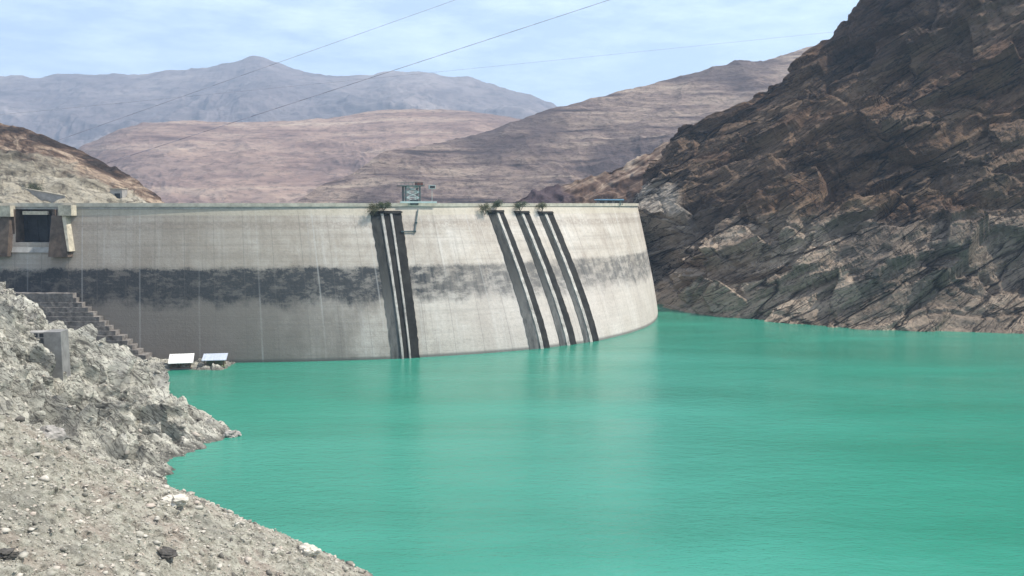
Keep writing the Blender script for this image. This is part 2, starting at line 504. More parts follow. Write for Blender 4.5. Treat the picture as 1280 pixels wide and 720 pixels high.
M_PARAPET = plain('parapet_concrete', (0.47, 0.42, 0.34), 0.9, 0.3, 0.35)
M_ROAD = plain('crest_asphalt', (0.06, 0.06, 0.06), 0.95, 0.2, 0.5)
M_CONC = plain('grey_concrete', (0.30, 0.285, 0.26), 0.9, 0.3, 0.4)
M_CONC_DARK = plain('shaded_brown_concrete', (0.10, 0.075, 0.058), 0.92, 0.5, 0.35)  # brown concrete of the bay and piers, with their shade painted in
M_CONC_PALE = plain('pale_concrete', (0.44, 0.39, 0.30), 0.9, 0.4, 0.5)
M_BLOCK = plain('weathered_concrete', (0.19, 0.185, 0.175), 0.92, 0.3, 0.5)
M_STEP = plain('damp_step_concrete', (0.17, 0.155, 0.14), 0.92, 0.6, 0.6)
M_RAIL_DARK = plain('black_rail_concrete', (0.018, 0.017, 0.015), 0.9, 0.75, 0.35)  # near-black strips next to the rails, also the head blocks
M_RAIL_LIGHT = plain('bleached_rail_concrete', (0.36, 0.335, 0.30), 0.9, 0.5, 0.35)
t = NT('stained_shadow_slot_concrete', 0.9, 0.2)  # grey stain with the rib's cast shadow painted into the colour
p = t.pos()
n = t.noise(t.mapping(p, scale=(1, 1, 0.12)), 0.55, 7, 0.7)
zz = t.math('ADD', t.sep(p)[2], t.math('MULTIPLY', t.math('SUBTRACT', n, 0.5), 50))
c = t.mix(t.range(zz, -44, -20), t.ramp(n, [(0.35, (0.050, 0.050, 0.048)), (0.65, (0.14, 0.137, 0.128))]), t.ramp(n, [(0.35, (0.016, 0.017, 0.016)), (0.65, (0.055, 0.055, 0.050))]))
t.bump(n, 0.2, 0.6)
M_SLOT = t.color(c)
M_STEEL = plain('weathered_steel', (0.10, 0.125, 0.125), 0.6, 0.3, 1.0, 0.3)
M_STEEL_PALE = plain('pale_painted_steel', (0.42, 0.50, 0.48), 0.6, 0.2, 1.0)
M_GATE = plain('dark_gate_steel', (0.030, 0.036, 0.042), 0.6, 0.5, 0.3)
M_WHITE = plain('white_roof_sheet', (0.70, 0.68, 0.64), 0.6, 0.16, 0.9)
M_BLUEGREY = plain('blue_grey_roof_sheet', (0.42, 0.46, 0.52), 0.55, 0.18, 0.9)
M_WOOD = plain('brown_timber', (0.12, 0.075, 0.045), 0.8, 0.4, 1.5)
M_GREENHULL = plain('green_hull_paint', (0.16, 0.19, 0.12), 0.6, 0.3, 1.0)
M_BLUE_ROOF = plain('blue_roof_sheet', (0.30, 0.50, 0.62), 0.5, 0.1, 0.6)
M_GLASS = plain('dark_window_glass', (0.02, 0.025, 0.03), 0.15, 0.1, 1.0, 0, 0.5)
M_WIRE = plain('cable_metal', (0.20, 0.20, 0.25), 0.6, 0.1, 0.2)
M_BARK = plain('shrub_bark', (0.09, 0.07, 0.05), 0.9, 0.3, 3)
def leaf_mat(name, a, b):
    t = NT(name, 0.75, 0.25)
    return t.color(t.ramp(t.noise(t.pos(), 1.3, 4, 0.6), [(0.35, a), (0.65, b)]))
M_LEAF = leaf_mat('shrub_leaf', (0.022, 0.034, 0.018), (0.060, 0.078, 0.038))
M_LEAF_OLIVE = leaf_mat('olive_shrub_leaf', (0.045, 0.050, 0.026), (0.110, 0.110, 0.060))

# water: milky turquoise, wind ripples
t = NT('turquoise_water', 0.12, 0.5)
t.b.inputs['IOR'].default_value = 1.33
p = t.pos()
b1 = t.noise(t.mapping(p, rot=(0, 0, R(15)), scale=(0.006, 0.022, 1)), 1.0, 6, 0.6, 0.5)
c = t.ramp(b1, [(0.30, (0.020, 0.170, 0.108)), (0.52, (0.030, 0.215, 0.145)), (0.72, (0.048, 0.255, 0.182))])
w1 = t.noise(t.mapping(p, rot=(0, 0, R(12)), scale=(0.45, 1.0, 1)), 0.55, 5, 0.62, 0.3)
w2 = t.noise(t.mapping(p, rot=(0, 0, R(-20)), scale=(0.6, 1.0, 1)), 1.9, 3, 0.6)
gust = t.noise(t.mapping(p, scale=(0.008, 0.03, 1), loc=(3, 1, 0)), 1.0, 5, 0.6)
t.l(t.range(gust, 0.4, 0.65, 0.08, 0.26), t.b.inputs['Roughness'])
t.bump(t.math('ADD', w1, t.math('MULTIPLY', w2, 0.45)), 0.42, 0.55)
M_WATER = t.color(c)
M_GROUND = plain('valley_soil', (0.24, 0.18, 0.14), 0.95, 0.3, 0.004)

# ------------------------------------------------------------------ curves
def catmull(pts, n):
    """pts (k,3) sampled at n parameters 0..k-1 (uniform Catmull-Rom)"""
    P = np.array(pts, float)
    k = len(P)
    Q = np.vstack([2 * P[0] - P[1], P, 2 * P[-1] - P[-2]])
    tt = np.asarray(n, float)
    i = np.clip(np.floor(tt).astype(int), 0, k - 2)
    f = (tt - i)[:, None]
    p0, p1, p2, p3 = Q[i], Q[i + 1], Q[i + 2], Q[i + 3]
    return 0.5 * ((2 * p1) + (-p0 + p2) * f + (2 * p0 - 5 * p1 + 4 * p2 - p3) * f * f + (-p0 + 3 * p1 - 3 * p2 + p3) * f ** 3)

# ------------------------------------------------------------------ ground and water
me = bpy.data.meshes.new('ground')
me.from_pydata([(-8500, -900, VALLEY_Z), (8500, -900, VALLEY_Z), (8500, 9800, VALLEY_Z), (-8500, 9800, VALLEY_Z)], [], [(0, 1, 2, 3)])
tag(link_mesh('ground', me, M_GROUND), kind='structure')

# ------------------------------------------------------------------ the dam's plan: waterline (px, row) and the crest column it belongs to, with depth gained
DAM = [(-330, 432, -330, 8), (-200, 443, -200, 9), (-80, 449, -80, 9), (0, 451.5, 0, 9), (20, 452, 20, 9), (68, 453, 68, 9), (95, 453.5, 95, 9), (200, 454, 199, 10), (290, 453.5, 284, 12), (400, 451.5, 381, 15),
       (490, 448.7, 461, 18), (525, 446.8, 500, 19), (600, 442.2, 561, 20), (662, 437, 606, 20), (686, 434.6, 624, 20),
       (701, 432.5, 640, 20), (721, 430, 657, 19), (734, 428, 672, 19), (750, 425.5, 688, 18), (763, 422.5, 707, 17), (785, 417, 735, 14), (805, 410, 762, 10), (816, 404, 779, 6), (821.5, 397, 792, 2),
       (822, 389, 796, 0), (817, 380, 795, 2), (806, 371, 790, 4)]
Wp = [np.array(at_z(a, b, WATER_Z)) for a, b, c_, d_ in DAM]
Cp = []
for (a, b, c_, d_), w in zip(DAM, Wp):
    q = np.array(at_depth(c_, 256.0, w[1] + d_))
    q[2] = 0
    Cp.append(q)
IDX = {a: i for i, (a, *_r) in enumerate(DAM)}
def dam_param(px):
    """curve parameter for a waterline column (left to right part)"""
    xs = [d[0] for d in DAM[:25]]
    return float(np.interp(px, xs, range(25)))
def dam_xy(sv, z):
    """face points for parameters sv at height z"""
    w, cc = catmull(Wp, sv), catmull(Cp, sv)
    tt = np.clip(-np.asarray(z, float) / -WATER_Z, 0, 2.4)
    g = np.where(tt < 1, 1 - (1 - np.clip(tt, 0, 1)) ** 1.2, 1 + (tt - 1) * 0.25)
    P = cc + (w - cc) * np.expand_dims(g, -1)
    P[..., 2] = z
    return P
def dam_pt(s_, z):
    return Vector(dam_xy(np.array([s_]), np.array([z]))[0])
def dam_frame(s_, z):
    """point, tangent (to the right), outward normal (horizontal, to the water)"""
    a, b = dam_pt(s_ - 0.02, z), dam_pt(s_ + 0.02, z)
    tg = (b - a); tg.z = 0; tg.normalize()
    return dam_pt(s_, z), tg, Vector((tg.y, -tg.x, 0))

sv = np.unique(np.concatenate([np.linspace(i, i + 1, 13) for i in range(len(DAM) - 1)]))
zv = np.concatenate([[0, -1.0, -1.9, -3.0], np.linspace(-4, -13, 10), [-14.0], np.linspace(-15, -64, 50), [-90, -125, VALLEY_Z]])
Pf = np.stack([dam_xy(sv, np.full(len(sv), z)) for z in zv])
crest = Pf[0]
arc = np.concatenate([[0], np.cumsum(np.linalg.norm(np.diff(Pf[20][:, :2], axis=0), axis=1))])
UVf = np.stack([np.broadcast_to(arc, Pf.shape[:2]), np.broadcast_to(zv[:, None], Pf.shape[:2])], -1)
s0, s1 = IDX[20], IDX[68]
smid = (sv[:-1] + sv[1:]) / 2
zmid = (zv[:-1] + zv[1:]) / 2
hole = ((smid > s0) & (smid < s1))[None, :] & ((zmid < -1.9) & (zmid > -14.0))[:, None]

dam = empty('arch_dam', tuple(dam_pt(IDX[290], WATER_Z)))
tag(dam, 'tall curved grey concrete arch dam with a dark waterline ring holding the turquoise lake', 'dam')
def to_dam(o):
    o.parent = dam
    o.matrix_parent_inverse = Matrix.Translation(-dam.location)
    return o
to_dam(grid_mesh('face', Pf, M_DAM, True, UVf, ~hole))

# crest normals for offsets
tg = np.gradient(crest[:, :2], axis=0)
tg /= np.linalg.norm(tg, axis=1)[:, None]
nrm = np.stack([tg[:, 1], -tg[:, 0]], -1)       # to the water
def offset_strip(prof, name, mat, sel=slice(None), sub=1):
    """sweeps a closed profile [(out, z)...] along the crest"""
    C, N = crest[sel][::sub], nrm[sel][::sub]
    rows = [np.column_stack([C[:, 0] + N[:, 0] * o, C[:, 1] + N[:, 1] * o, np.full(len(C), z)]) for o, z in prof + prof[:1]]
    return to_dam(grid_mesh(name, np.stack(rows), mat, False))
offset_strip([(0.9, -1.0), (0.9, 0.35), (0.15, 0.35), (0.15, -1.0)], 'parapet', M_PARAPET)
offset_strip([(0.55, -1.9), (0.55, -1.004), (0.01, -1.004), (0.01, -1.9)], 'ledge', M_CONC)
offset_strip([(0.14, -0.9), (0.14, -0.55), (-8.0, -0.55), (-8.0, -0.9)], 'road_deck', M_ROAD)
offset_strip([(-8.01, -1.2), (-8.01, 0.30), (-8.5, 0.30), (-8.5, -1.2)], 'downstream_parapet', M_PARAPET)
Bk = np.stack([np.column_stack([crest[:, 0] - nrm[:, 0] * o, crest[:, 1] - nrm[:, 1] * o, np.full(len(crest), z)]) for o, z in ((7.9, -0.91), (9, -20), (12, -60), (18, VALLEY_Z))])
to_dam(grid_mesh('downstream_face', Bk, M_CONC, True))

# water sheet bounded by the dam's face
wl = dam_xy(sv, np.full(len(sv), WATER_Z))[::2]
poly = [tuple(p_) for p_ in wl] + [(140, 560, WATER_Z), (700, 560, WATER_Z), (900, 300, WATER_Z), (900, -500, WATER_Z), (-500, -500, WATER_Z), (-560, 330, WATER_Z)]
bm = bmesh.new()
f = bm.faces.new([bm.verts.new(v) for v in poly])
bmesh.ops.triangulate(bm, faces=[f])
me = bpy.data.meshes.new('water'); bm.to_mesh(me); bm.free()
if me.polygons[0].normal.z < 0: me.flip_normals()
tag(link_mesh('water', me, M_WATER), kind='structure')

# ------------------------------------------------------------------ intake guides on the face (ribs and dark strips; the grey one holds stain and painted rib shadow)
def rib(s_a, s_b, z0, z1, out0, out1, n=44):
    """strip standing proud of the face between two curve parameters"""
    m = MB()
    zs = np.linspace(z0, z1, n)
    rows = []
    rj = random.Random(int(s_a * 1000))
    for z in zs:
        j1, j2 = (s_b - s_a) * rj.uniform(-.045, .045), (s_b - s_a) * rj.uniform(-.045, .045)
        A, ta, na = dam_frame(s_a + j1, z)
        B, tb, nb = dam_frame(s_b + j2, z)
        rows.append([m.bm.verts.new(q) for q in (A + na * out0, B + nb * out0, B + nb * out1, A + na * out1)])
    for a, b in zip(rows[:-1], rows[1:]):
        for i in range(4):
            m.bm.faces.new((a[i], a[(i + 1) % 4], b[(i + 1) % 4], b[i]))
    m.bm.faces.new(rows[0][::-1]); m.bm.faces.new(rows[-1])
    return m
def guide(edges, z0, cap):
    """edges: list of (px_left, px_right, material, proud) at the waterline"""
    g = None
    for k, (a, b, mat, pr) in enumerate(edges):
        m = rib(dam_param(a), dam_param(b), z0, WATER_Z - 4, -0.3, pr)
        if g is None:
            g = to_dam(m.build('intake_guide', mat))
        else:
            nm = 'rail' if mat is M_RAIL_LIGHT else 'dark_guide_strip'
            m.build(nm, mat, g)
    a, b = edges[0][0], edges[-1][1]
    rib(dam_param(a), dam_param(b), z0 + cap, z0 + 0.02, -0.3, 1.2, 3).build('head_block', M_RAIL_DARK, g)
    return g
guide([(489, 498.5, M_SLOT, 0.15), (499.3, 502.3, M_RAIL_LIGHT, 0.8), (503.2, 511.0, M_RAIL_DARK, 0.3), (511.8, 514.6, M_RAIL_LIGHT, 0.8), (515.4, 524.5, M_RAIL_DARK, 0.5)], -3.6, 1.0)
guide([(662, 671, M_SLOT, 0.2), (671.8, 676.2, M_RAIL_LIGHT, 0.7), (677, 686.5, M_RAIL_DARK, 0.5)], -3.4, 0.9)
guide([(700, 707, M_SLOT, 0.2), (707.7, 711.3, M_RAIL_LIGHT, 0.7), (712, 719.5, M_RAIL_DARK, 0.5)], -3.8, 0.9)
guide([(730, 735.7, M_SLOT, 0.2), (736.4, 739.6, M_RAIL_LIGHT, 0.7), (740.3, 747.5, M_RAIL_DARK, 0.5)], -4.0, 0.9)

# ------------------------------------------------------------------ spillway bay at the left end
P0, TG, NO = dam_frame((s0 + s1) / 2, -8)
ang = math.atan2(TG.y, TG.x)
Lm = Matrix.Translation(Vector((P0.x, P0.y, 0))) @ Matrix.Rotation(ang, 4, 'Z')      # local x right, -y to the water
half = (dam_pt(s1, -8) - dam_pt(s0, -8)).length / 2
def dam_part(m, name, mat, parent=None):
    o = m.build(name, mat)
    o.data.transform(Lm)
    if parent is None: return to_dam(o)
    o.parent = parent
    return o
m = MB()
m.box((-half - .3, 2.2, -14.6), (half + .3, 9.0, -14.0))                     # chute floor
m.box((-half - 1.0, -.5, -14.6), (-half, 9.0, -1.9)).box((half, -.5, -14.6), (half + 1.0, 9.0, -1.9))
bay = dam_part(m, 'spillway_bay', M_CONC_DARK)
m = MB(); m.box((-half, 5.0, -14.0), (half, 5.6, -4.0))
for k in range(5): m.box((-half + .1, 4.7, -13.4 + k * 2.1), (half - .1, 4.996, -13.0 + k * 2.1))
for k in range(4): m.box((-half + 1.5 + k * (2 * half - 3) / 3 - .15, 4.6, -13.9), (-half + 1.5 + k * (2 * half - 3) / 3 + .15, 4.69, -4.1))
dam_part(m, 'gate', M_GATE, bay)
m = MB(); m.box((-half + 2.6, 0.6, -3.9), (half - 2.6, 1.6, -2.6)); dam_part(m, 'cross_beam', M_CONC_PALE, bay)
m = MB(); m.hexa([(-half - .6, -2.2, -17.6), (half + .2, -2.2, -17.6), (half + .2, 2.0, -17.6), (-half - .6, 2.0, -17.6), (-half - .6, -0.6, -14.0), (half + .2, -0.6, -14.0), (half + .2, 2.2, -14.0), (-half - .6, 2.2, -14.0)])
dam_part(m, 'sill', M_CONC, bay)
# piers, wider and further out at the foot
m = MB(); x0, x1 = half + 0.2, half + 4.2
m.hexa([(x0, -4.6, -19), (x1 + 3.6, -4.6, -19), (x1 + 4.6, 3, -19), (x0, 3, -19), (x0, -1.5, -4.2), (x1, -1.5, -4.2), (x1 + .9, 3, -4.2), (x0, 3, -4.2)])
pier = dam_part(m, 'pier', M_CONC_DARK)
m = MB(); m.hexa([(x1 + 3.62, -4.7, -17), (x1 + 4.3, -4.7, -17), (x1 + 4.9, 3, -17), (x1 + 4.4, 3, -17), (x1 + .05, -1.6, -4.2), (x1 + 1.5, -1.6, -4.2), (x1 + 2.0, 3, -4.2), (x1 + .8, 3, -4.2)])
dam_part(m, 'pier_lit_face', M_CONC_PALE, pier)  # pale strip paints in the pier's sunlit right face
m = MB(); m.box((x1 - .6, -2.6, -4.19), (x1 + 4.4, 2.8, -0.4)); dam_part(m, 'pier_cap', M_CONC_PALE, pier)
m = MB(); x0, x1 = -half - 1.0, -half - 4.6
m.hexa([(x1 - 3.5, -4.6, -19), (x0 + .4, -4.6, -19), (x0, 3, -19), (x1 - 3.5, 3, -19), (x1, -1.5, -4.6), (x0, -1.5, -4.6), (x0, 3, -4.6), (x1, 3, -4.6)])
pier2 = dam_part(m, 'pier', M_CONC_DARK)
m = MB(); m.box((x1 - 9, -2.4, -4.58), (x0 + .9, 2.8, -0.6)); dam_part(m, 'pier_cap', M_CONC_PALE, pier2)

# ------------------------------------------------------------------ hoist gantry, shelter and pipe on the crest
def crest_frame(px):
    D_ = None
    ss = np.linspace(0, 24, 2000)
    q = catmull(Cp, ss)
    col = 640 + q[:, 0] / (q[:, 1] * cp - 0 * sp) * F
    s_ = ss[int(np.argmin(np.abs(col - px)))]
    return dam_frame(s_, 0.0)
A, ta, na = crest_frame(516)
g = empty('hoist_gantry', (A.x - na.x * 1.2, A.y - na.y * 1.2, -0.55), math.atan2(ta.y, ta.x))
tag(g, 'small steel hoist gantry with a flat top standing on the dam crest', 'gantry')
for sx in (-1, 1):
    for sy in (-1, 1):
        MB().box((sx * 2.9 - .28, sy * 1.6 - .28, 0), (sx * 2.9 + .28, sy * 1.6 + .28, 7.4)).build('leg', M_STEEL, g)
m = MB()
for sy in (-1, 1):
    for k in range(3):
        z0_, z1_ = 0.8 + k * 2.2, 3.0 + k * 2.2
        m.bar((-2.7, sy * 1.6, z0_), (2.7, sy * 1.6, z1_), .14).bar((2.7, sy * 1.6, z0_), (-2.7, sy * 1.6, z1_), .14).bar((-2.7, sy * 1.6, z1_), (2.7, sy * 1.6, z1_), .12)
m.build('cross_brace', M_STEEL_PALE, g)
pl = MB().box((-5.2, -2.3, 7.41), (4.6, 2.3, 7.8)).build('platform', M_STEEL, g)
m = MB()
for x in np.linspace(-5.0, 4.4, 7): m.bar((x, -2.2, 7.8), (x, -2.2, 8.9), .06).bar((x, 2.2, 7.8), (x, 2.2, 8.9), .06)
for y in (-2.2, 2.2): m.bar((-5.0, y, 8.9), (4.4, y, 8.9), .07)
m.build('handrail', M_STEEL, pl)
MB().box((2.0, -1.3, 7.805), (4.4, 1.3, 9.2)).build('winch_housing', plain('rust_red_paint', (0.12, 0.05, 0.04), 0.7), g)
m = MB().box((-1.2, -2.6, 0.3), (2.0, -1.9, 2.2)); m.build('trolley', M_GATE, g)
MB().box((-5.6, -2.95, 0.9), (9.5, -2.62, 1.6)).build('track_beam', M_STEEL_PALE, g)

A, ta, na = crest_frame(541)
lp = empty('floodlight_mast', (A.x - na.x * 1.0, A.y - na.y * 1.0, -0.55), math.atan2(ta.y, ta.x))
tag(lp, 'thin mast with a pale green boxed floodlight, right of the hoist gantry', 'floodlight')
MB().bar((0, 0, 0), (0, 0, 7.0), .13, 8, .09).build('mast', M_STEEL_PALE, lp)
m = MB().box((-1.3, -.5, 6.5), (1.3, .5, 8.0)); fl = m.build('lamp_head', M_STEEL_PALE, lp)
MB().box((-1.1, -.56, 6.7), (1.1, -.505, 7.8)).build('lens', M_GLASS, fl)

# bent pipe hanging on the face under the gantry
B0, tb, nb = crest_frame(523)
sB = None
ss = np.linspace(8, 14, 800)
def face_at_col(px, row):
    best = None
    for s_ in ss:
        zz_ = -(row - 255.0) / F * dam_pt(s_, -5).y
        q = dam_pt(s_, zz_)
        c_ = 640 + q.x / q.y * F
        if best is None or abs(c_ - px) < best[0]: best = (abs(c_ - px), s_, zz_)
    return best[1:]
pts = []
for px_, py_ in ((522, 262), (520, 278), (518, 288.5), (503, 289)):
    s_, z_ = face_at_col(px_, py_)
    q, t_, n_ = dam_frame(s_, z_)
    pts.append(q + n_ * 0.6)
o = empty('hanging_pipe', tuple(pts[0]))
tag(o, 'thin bent dark pipe running down the dam face below the hoist gantry', 'pipe')
m = MB()
for a, b in zip(pts[:-1], pts[1:]): m.bar(a - pts[0], b - pts[0], .26, 8)
m.build('pipe_run', M_STEEL, o)
for q in pts[1:]:
    MB().box(q - pts[0] + Vector((-.45, -.45, -.25)), q - pts[0] + Vector((.45, .9, .25))).build('bracket', M_STEEL, o)

# blue-roofed shelter at the right end
A, ta, na = crest_frame(772)
sh = empty('guard_shelter', (A.x - na.x * 4.5, A.y - na.y * 4.5, -0.55), R(4))
tag(sh, 'low shelter with a flat blue roof at the right end of the dam crest', 'shelter')
rf = MB().box((-6.6, -3.2, 2.35), (6.6, 3.2, 2.85)).build('roof', M_BLUE_ROOF, sh)
MB().box((-6.7, -3.35, 2.15), (6.7, 3.3, 2.345)).build('fascia', M_GATE, rf)
MB().box((-5.6, -1.9, 0), (5.6, 2.2, 2.14)).build('wall', M_CONC, sh)
for x in (-3.6, 0.0, 3.6):
    w_ = MB().box((x - 1.1, -1.97, .95), (x + 1.1, -1.905, 1.95)).build('window', M_GLASS, sh)
    MB().box((x - 1.2, -2.05, .8), (x + 1.2, -1.902, .945)).build('sill', M_CONC_PALE, w_)
for x in (-6.0, 6.0): MB().bar((x, -2.9, 0), (x, -2.9, 2.14), .12, 8).build('post', M_STEEL, sh)

# ------------------------------------------------------------------ terrain sheets
def add_attr(o, name, vals):
    a = o.data.attributes.new(name, 'FLOAT', 'POINT')
    a.data.foreach_set('value', vals.reshape(-1).astype(np.float32))

def vertex_normals(P):
    du = np.gradient(P, axis=1); dv = np.gradient(P, axis=0)
    n = np.cross(du, dv)
    n /= np.linalg.norm(n, axis=2, keepdims=True) + 1e-9
    return np.where(n[..., 2:3] < 0, -n, n)

# --- right cliff
SH = [(735, 366), (770, 371), (800, 376), (822, 381), (850, 387), (880, 392.5), (940, 399), (1000, 405), (1060, 409), (1130, 413), (1200, 416), (1280, 419), (1380, 423), (1500, 428), (1680, 436), (1950, 450)]
RG = [(822, 275, 548), (815, 235, 585), (814, 208, 612), (824, 189, 622), (840, 178, 625), (868, 161, 625), (912, 138, 622), (958, 110, 618), (1000, 75, 612), (1042, 42, 607), (1065, 28, 604), (1086, 0, 600), (1110, -40, 598), (1150, -100, 596), (1230, -190, 590), (1380, -330, 580)]
Sp_ = np.array([at_z(a, b, WATER_Z) for a, b in SH])
Rp_ = np.array([at_depth(a, b, d_) for a, b, d_ in RG])
nu, nv = 920, 520
tu = np.linspace(0, len(SH) - 1, nu)
sA, rA = catmull(Sp_, tu), catmull(Rp_, tu)
v = np.linspace(-0.12, 1.55, nv)[:, None, None]
vv_ = np.clip(v, -1, 1)
base = sA[None] + (rA - sA)[None] * vv_
# beyond the ridge: fall away behind
back = np.array([0.55, 0.83, 0.0])
over = np.clip(v - 1, 0, 1)
L = np.linalg.norm((rA - sA)[:, :2], axis=1)[None, :, None]
base = base + over * L * back * 1.2 - over * L * np.array([0, 0, 0.55])
# convex profile: steeper foot, gentler top
prof = np.clip(vv_, 0, 1)
base[..., 2] += (np.sin(prof[..., 0] * math.pi) * 9.0)
x, y, z = base[..., 0], base[..., 1], base[..., 2]
a_ = (x * -0.76 + y * 0.65)          # along the shore
b_ = (x * 0.65 + y * 0.76)
th = R(32)
q1 = -a_ * math.cos(th) + z * math.sin(th)       # along the beds, rising to the right
q2 = a_ * math.sin(th) + z * math.cos(th)        # across the beds
wob = fbm(x / 60, y / 60, z / 60, 3, 90) * 10
q2w = q2 + wob
disp = 12.0 * (ridged(q1 / 130, q2w / 60, b_ / 120, 5, 11) - 0.5)
disp += 17.0 * facet(q1 / 85, q2w / 34, b_ / 70, 20, 1.5)
disp += 8.0 * facet(q1 / 34, q2w / 13, b_ / 30, 33, 1.8)
disp += 1.7 * facet(q1 / 12, q2w / 5.0, b_ / 11, 47, 1.8)
disp += 0.7 * facet(q1 / 5, q2w / 2.4, b_ / 5, 49, 1.6)
disp += 0.5 * fbm(x / 5, y / 5, z / 4, 4, 60)
disp += 4.0 * (ridged(q1 / 70, q2w / 11, b_ / 60, 3, 75) - .5)
# long diagonal clefts
cl_ = fbm(q1 / 160, q2w / 30, b_ / 160, 3, 140)
disp -= 6.0 * np.exp(-(cl_ / 0.035) ** 2)
cl_ = fbm(q1 / 70, q2w / 13, b_ / 70, 3, 150)
disp -= 2.6 * np.exp(-(cl_ / 0.04) ** 2)
cl_ = fbm((q1 + q2w) / 60, (q2w - q1) / 150, b_ / 90, 3, 160)
disp -= 3.0 * np.exp(-(cl_ / 0.03) ** 2)
wgt = 0.35 + 0.65 * sstep(0.0, 0.14, v[..., 0]) * np.ones_like(disp)
wgt *= np.where(v[..., 0] > 0.86, 0.75, 1.0)
n_ = vertex_normals(base)
dirn = n_ * np.array([1, 1, 0.75])
disp = blur(disp, 1)
disp += 0.5 * facet(q1 / 3.4, q2w / 1.7, b_ / 3.4, 52, 1.8)
Pc = base + dirn * (disp * wgt)[..., None]
cliff = grid_mesh('cliff', Pc, M_CLIFF, False)
tag(cliff, kind='structure')

# --- generic hill: skyline list (px, row, depth), foot depth
def hill(name, sky, foot, foot_z, mat, nu, nv, amp, gul, seed, smooth=True, back=1.3, prof_pow=1.0, facets=0.0, vattr=False, strata=0.0):
    Rr = np.array([at_depth(a, b, d_) for a, b, d_ in sky])
    Ff = []
    for (a, b, d_), fd in zip(sky, foot if isinstance(foot, (list, tuple)) else [foot] * len(sky)):
        q = at_depth(a, 255, fd)
        Ff.append((q.x, q.y, foot_z))
    Ff = np.array(Ff)
    tu = np.linspace(0, len(sky) - 1, nu)
    f_, r_ = catmull(Ff, tu), catmull(Rr, tu)
    v = np.linspace(0, back, nv)[:, None, None]
    vc = np.clip(v, 0, 1)
    B = f_[None] + (r_ - f_)[None] * vc
    B[..., 2] = f_[None, :, 2] + (r_ - f_)[None, :, 2] * (vc[..., 0] ** prof_pow)
    over = np.clip(v - 1, 0, 9)
    dd = (r_ - f_)[None].copy(); hz = dd[..., 2].copy(); dd[..., 2] = 0
    B += over * dd
    B[..., 2] -= (over[..., 0] * 1.4) * np.abs(hz) * 0.8
    x, y, z = B[..., 0], B[..., 1], B[..., 2]
    wx = fbm(x / gul, y / gul, z * 0 + seed, 3, seed) * 0.7
    n = ridged(x / gul + wx, y / (gul * 1.3) + wx, z * 0 + seed * 1.7, 6, seed + 3, 0.52) - 0.55
    n2 = fbm(x / (gul * .16), y / (gul * .16), z / (gul * .1), 4, seed + 20)
    d = amp * n + amp * 0.16 * n2
    if facets:
        d += facets * facet(x / (gul * .20), y / (gul * .2), z / (gul * .09), seed + 40, 1.6) + facets * .5 * facet(x / (gul * .08), y / (gul * .08), z / (gul * .04), seed + 50, 1.6)
    if strata:
        zz = (z + 0.18 * x + fbm(x / gul, y / gul, z * 0, 3, seed + 70) * strata * 4) / strata
        fr = zz - np.floor(zz)
        d += strata * 0.20 * (sstep(0.0, 0.75, fr) - fr)
    d += amp * 0.22 * (ridged(x / (gul * .30) + wx * 2, y / (gul * .34), z / (gul * .6), 5, seed + 90, 0.55) - 0.55)
    env = sstep(0, 0.25, v[..., 0]) * (1 - 0.62 * sstep(0.55, 1.0, v[..., 0]) * (v[..., 0] <= 1.0001))
    env = np.where(v[..., 0] > 1.0, 0.38, env)
    if facets:
        nn_ = vertex_normals(B)
        B = B + nn_ * (blur(d, 2) * env)[..., None]
    else:
        B[..., 2] += d * env
    o = grid_mesh(name, B, mat, smooth)
    tag(o, kind='structure')
    if vattr: add_attr(o, 'v', np.broadcast_to(v[..., 0], B.shape[:2]).copy())
    return o

hill('far_mountains', [(-320, 100, 6200), (-120, 92, 6200), (0, 92, 6200), (60, 95, 6200), (110, 95, 6200), (170, 93, 6200), (235, 86, 6200), (285, 79, 6200), (320, 74, 6200), (350, 79, 6200), (395, 89, 6200), (450, 93, 6200), (490, 87, 6200), (530, 90, 6200), (560, 97, 6200), (620, 107, 6200), (660, 116, 6200), (692, 132, 6200), (760, 165, 6200), (860, 215, 6200), (1000, 262, 6200)],
     3600, -60, M_FAR, 800, 300, 210, 900, 5)
hill('pink_hill', [(-260, 150, 2500), (-60, 215, 2500), (60, 208, 2500), (110, 181, 2500), (150, 161, 2500), (200, 151, 2550), (300, 151, 2600), (400, 150, 2650), (450, 143, 2700), (490, 137, 2700), (560, 136, 2700), (620, 141, 2700), (660, 148, 2700), (760, 160, 2700), (900, 190, 2700)],
     1500, -110, M_PINK, 700, 300, 50, 420, 31, strata=14)
hill('right_ridge', [(300, 285, 1150), (360, 254, 1200), (400, 235, 1250), (440, 218, 1300), (478, 192, 1350), (520, 186, 1400), (570, 177, 1450), (640, 155, 1500), (690, 137, 1550), (740, 124, 1600), (800, 105, 1650), (860, 89, 1700), (940, 73, 1750), (1015, 55, 1800), (1100, 35, 1850), (1300, 5, 1900)],
     [820, 840, 860, 880, 900, 900, 900, 900, 900, 900, 900, 900, 900, 900, 900, 900], -110, M_RIDGE, 900, 380, 48, 300, 57, strata=12)
hill('brown_hillside', [(600, 268, 590), (640, 252, 600), (668, 238, 612), (700, 229, 625), (740, 219, 640), (780, 204, 650), (830, 180, 665), (880, 150, 680), (960, 130, 700)],
     [500, 508, 516, 520, 524, 528, 530, 534, 540], -75, M_HILL, 420, 220, 12, 60, 83, smooth=True, facets=7.0)
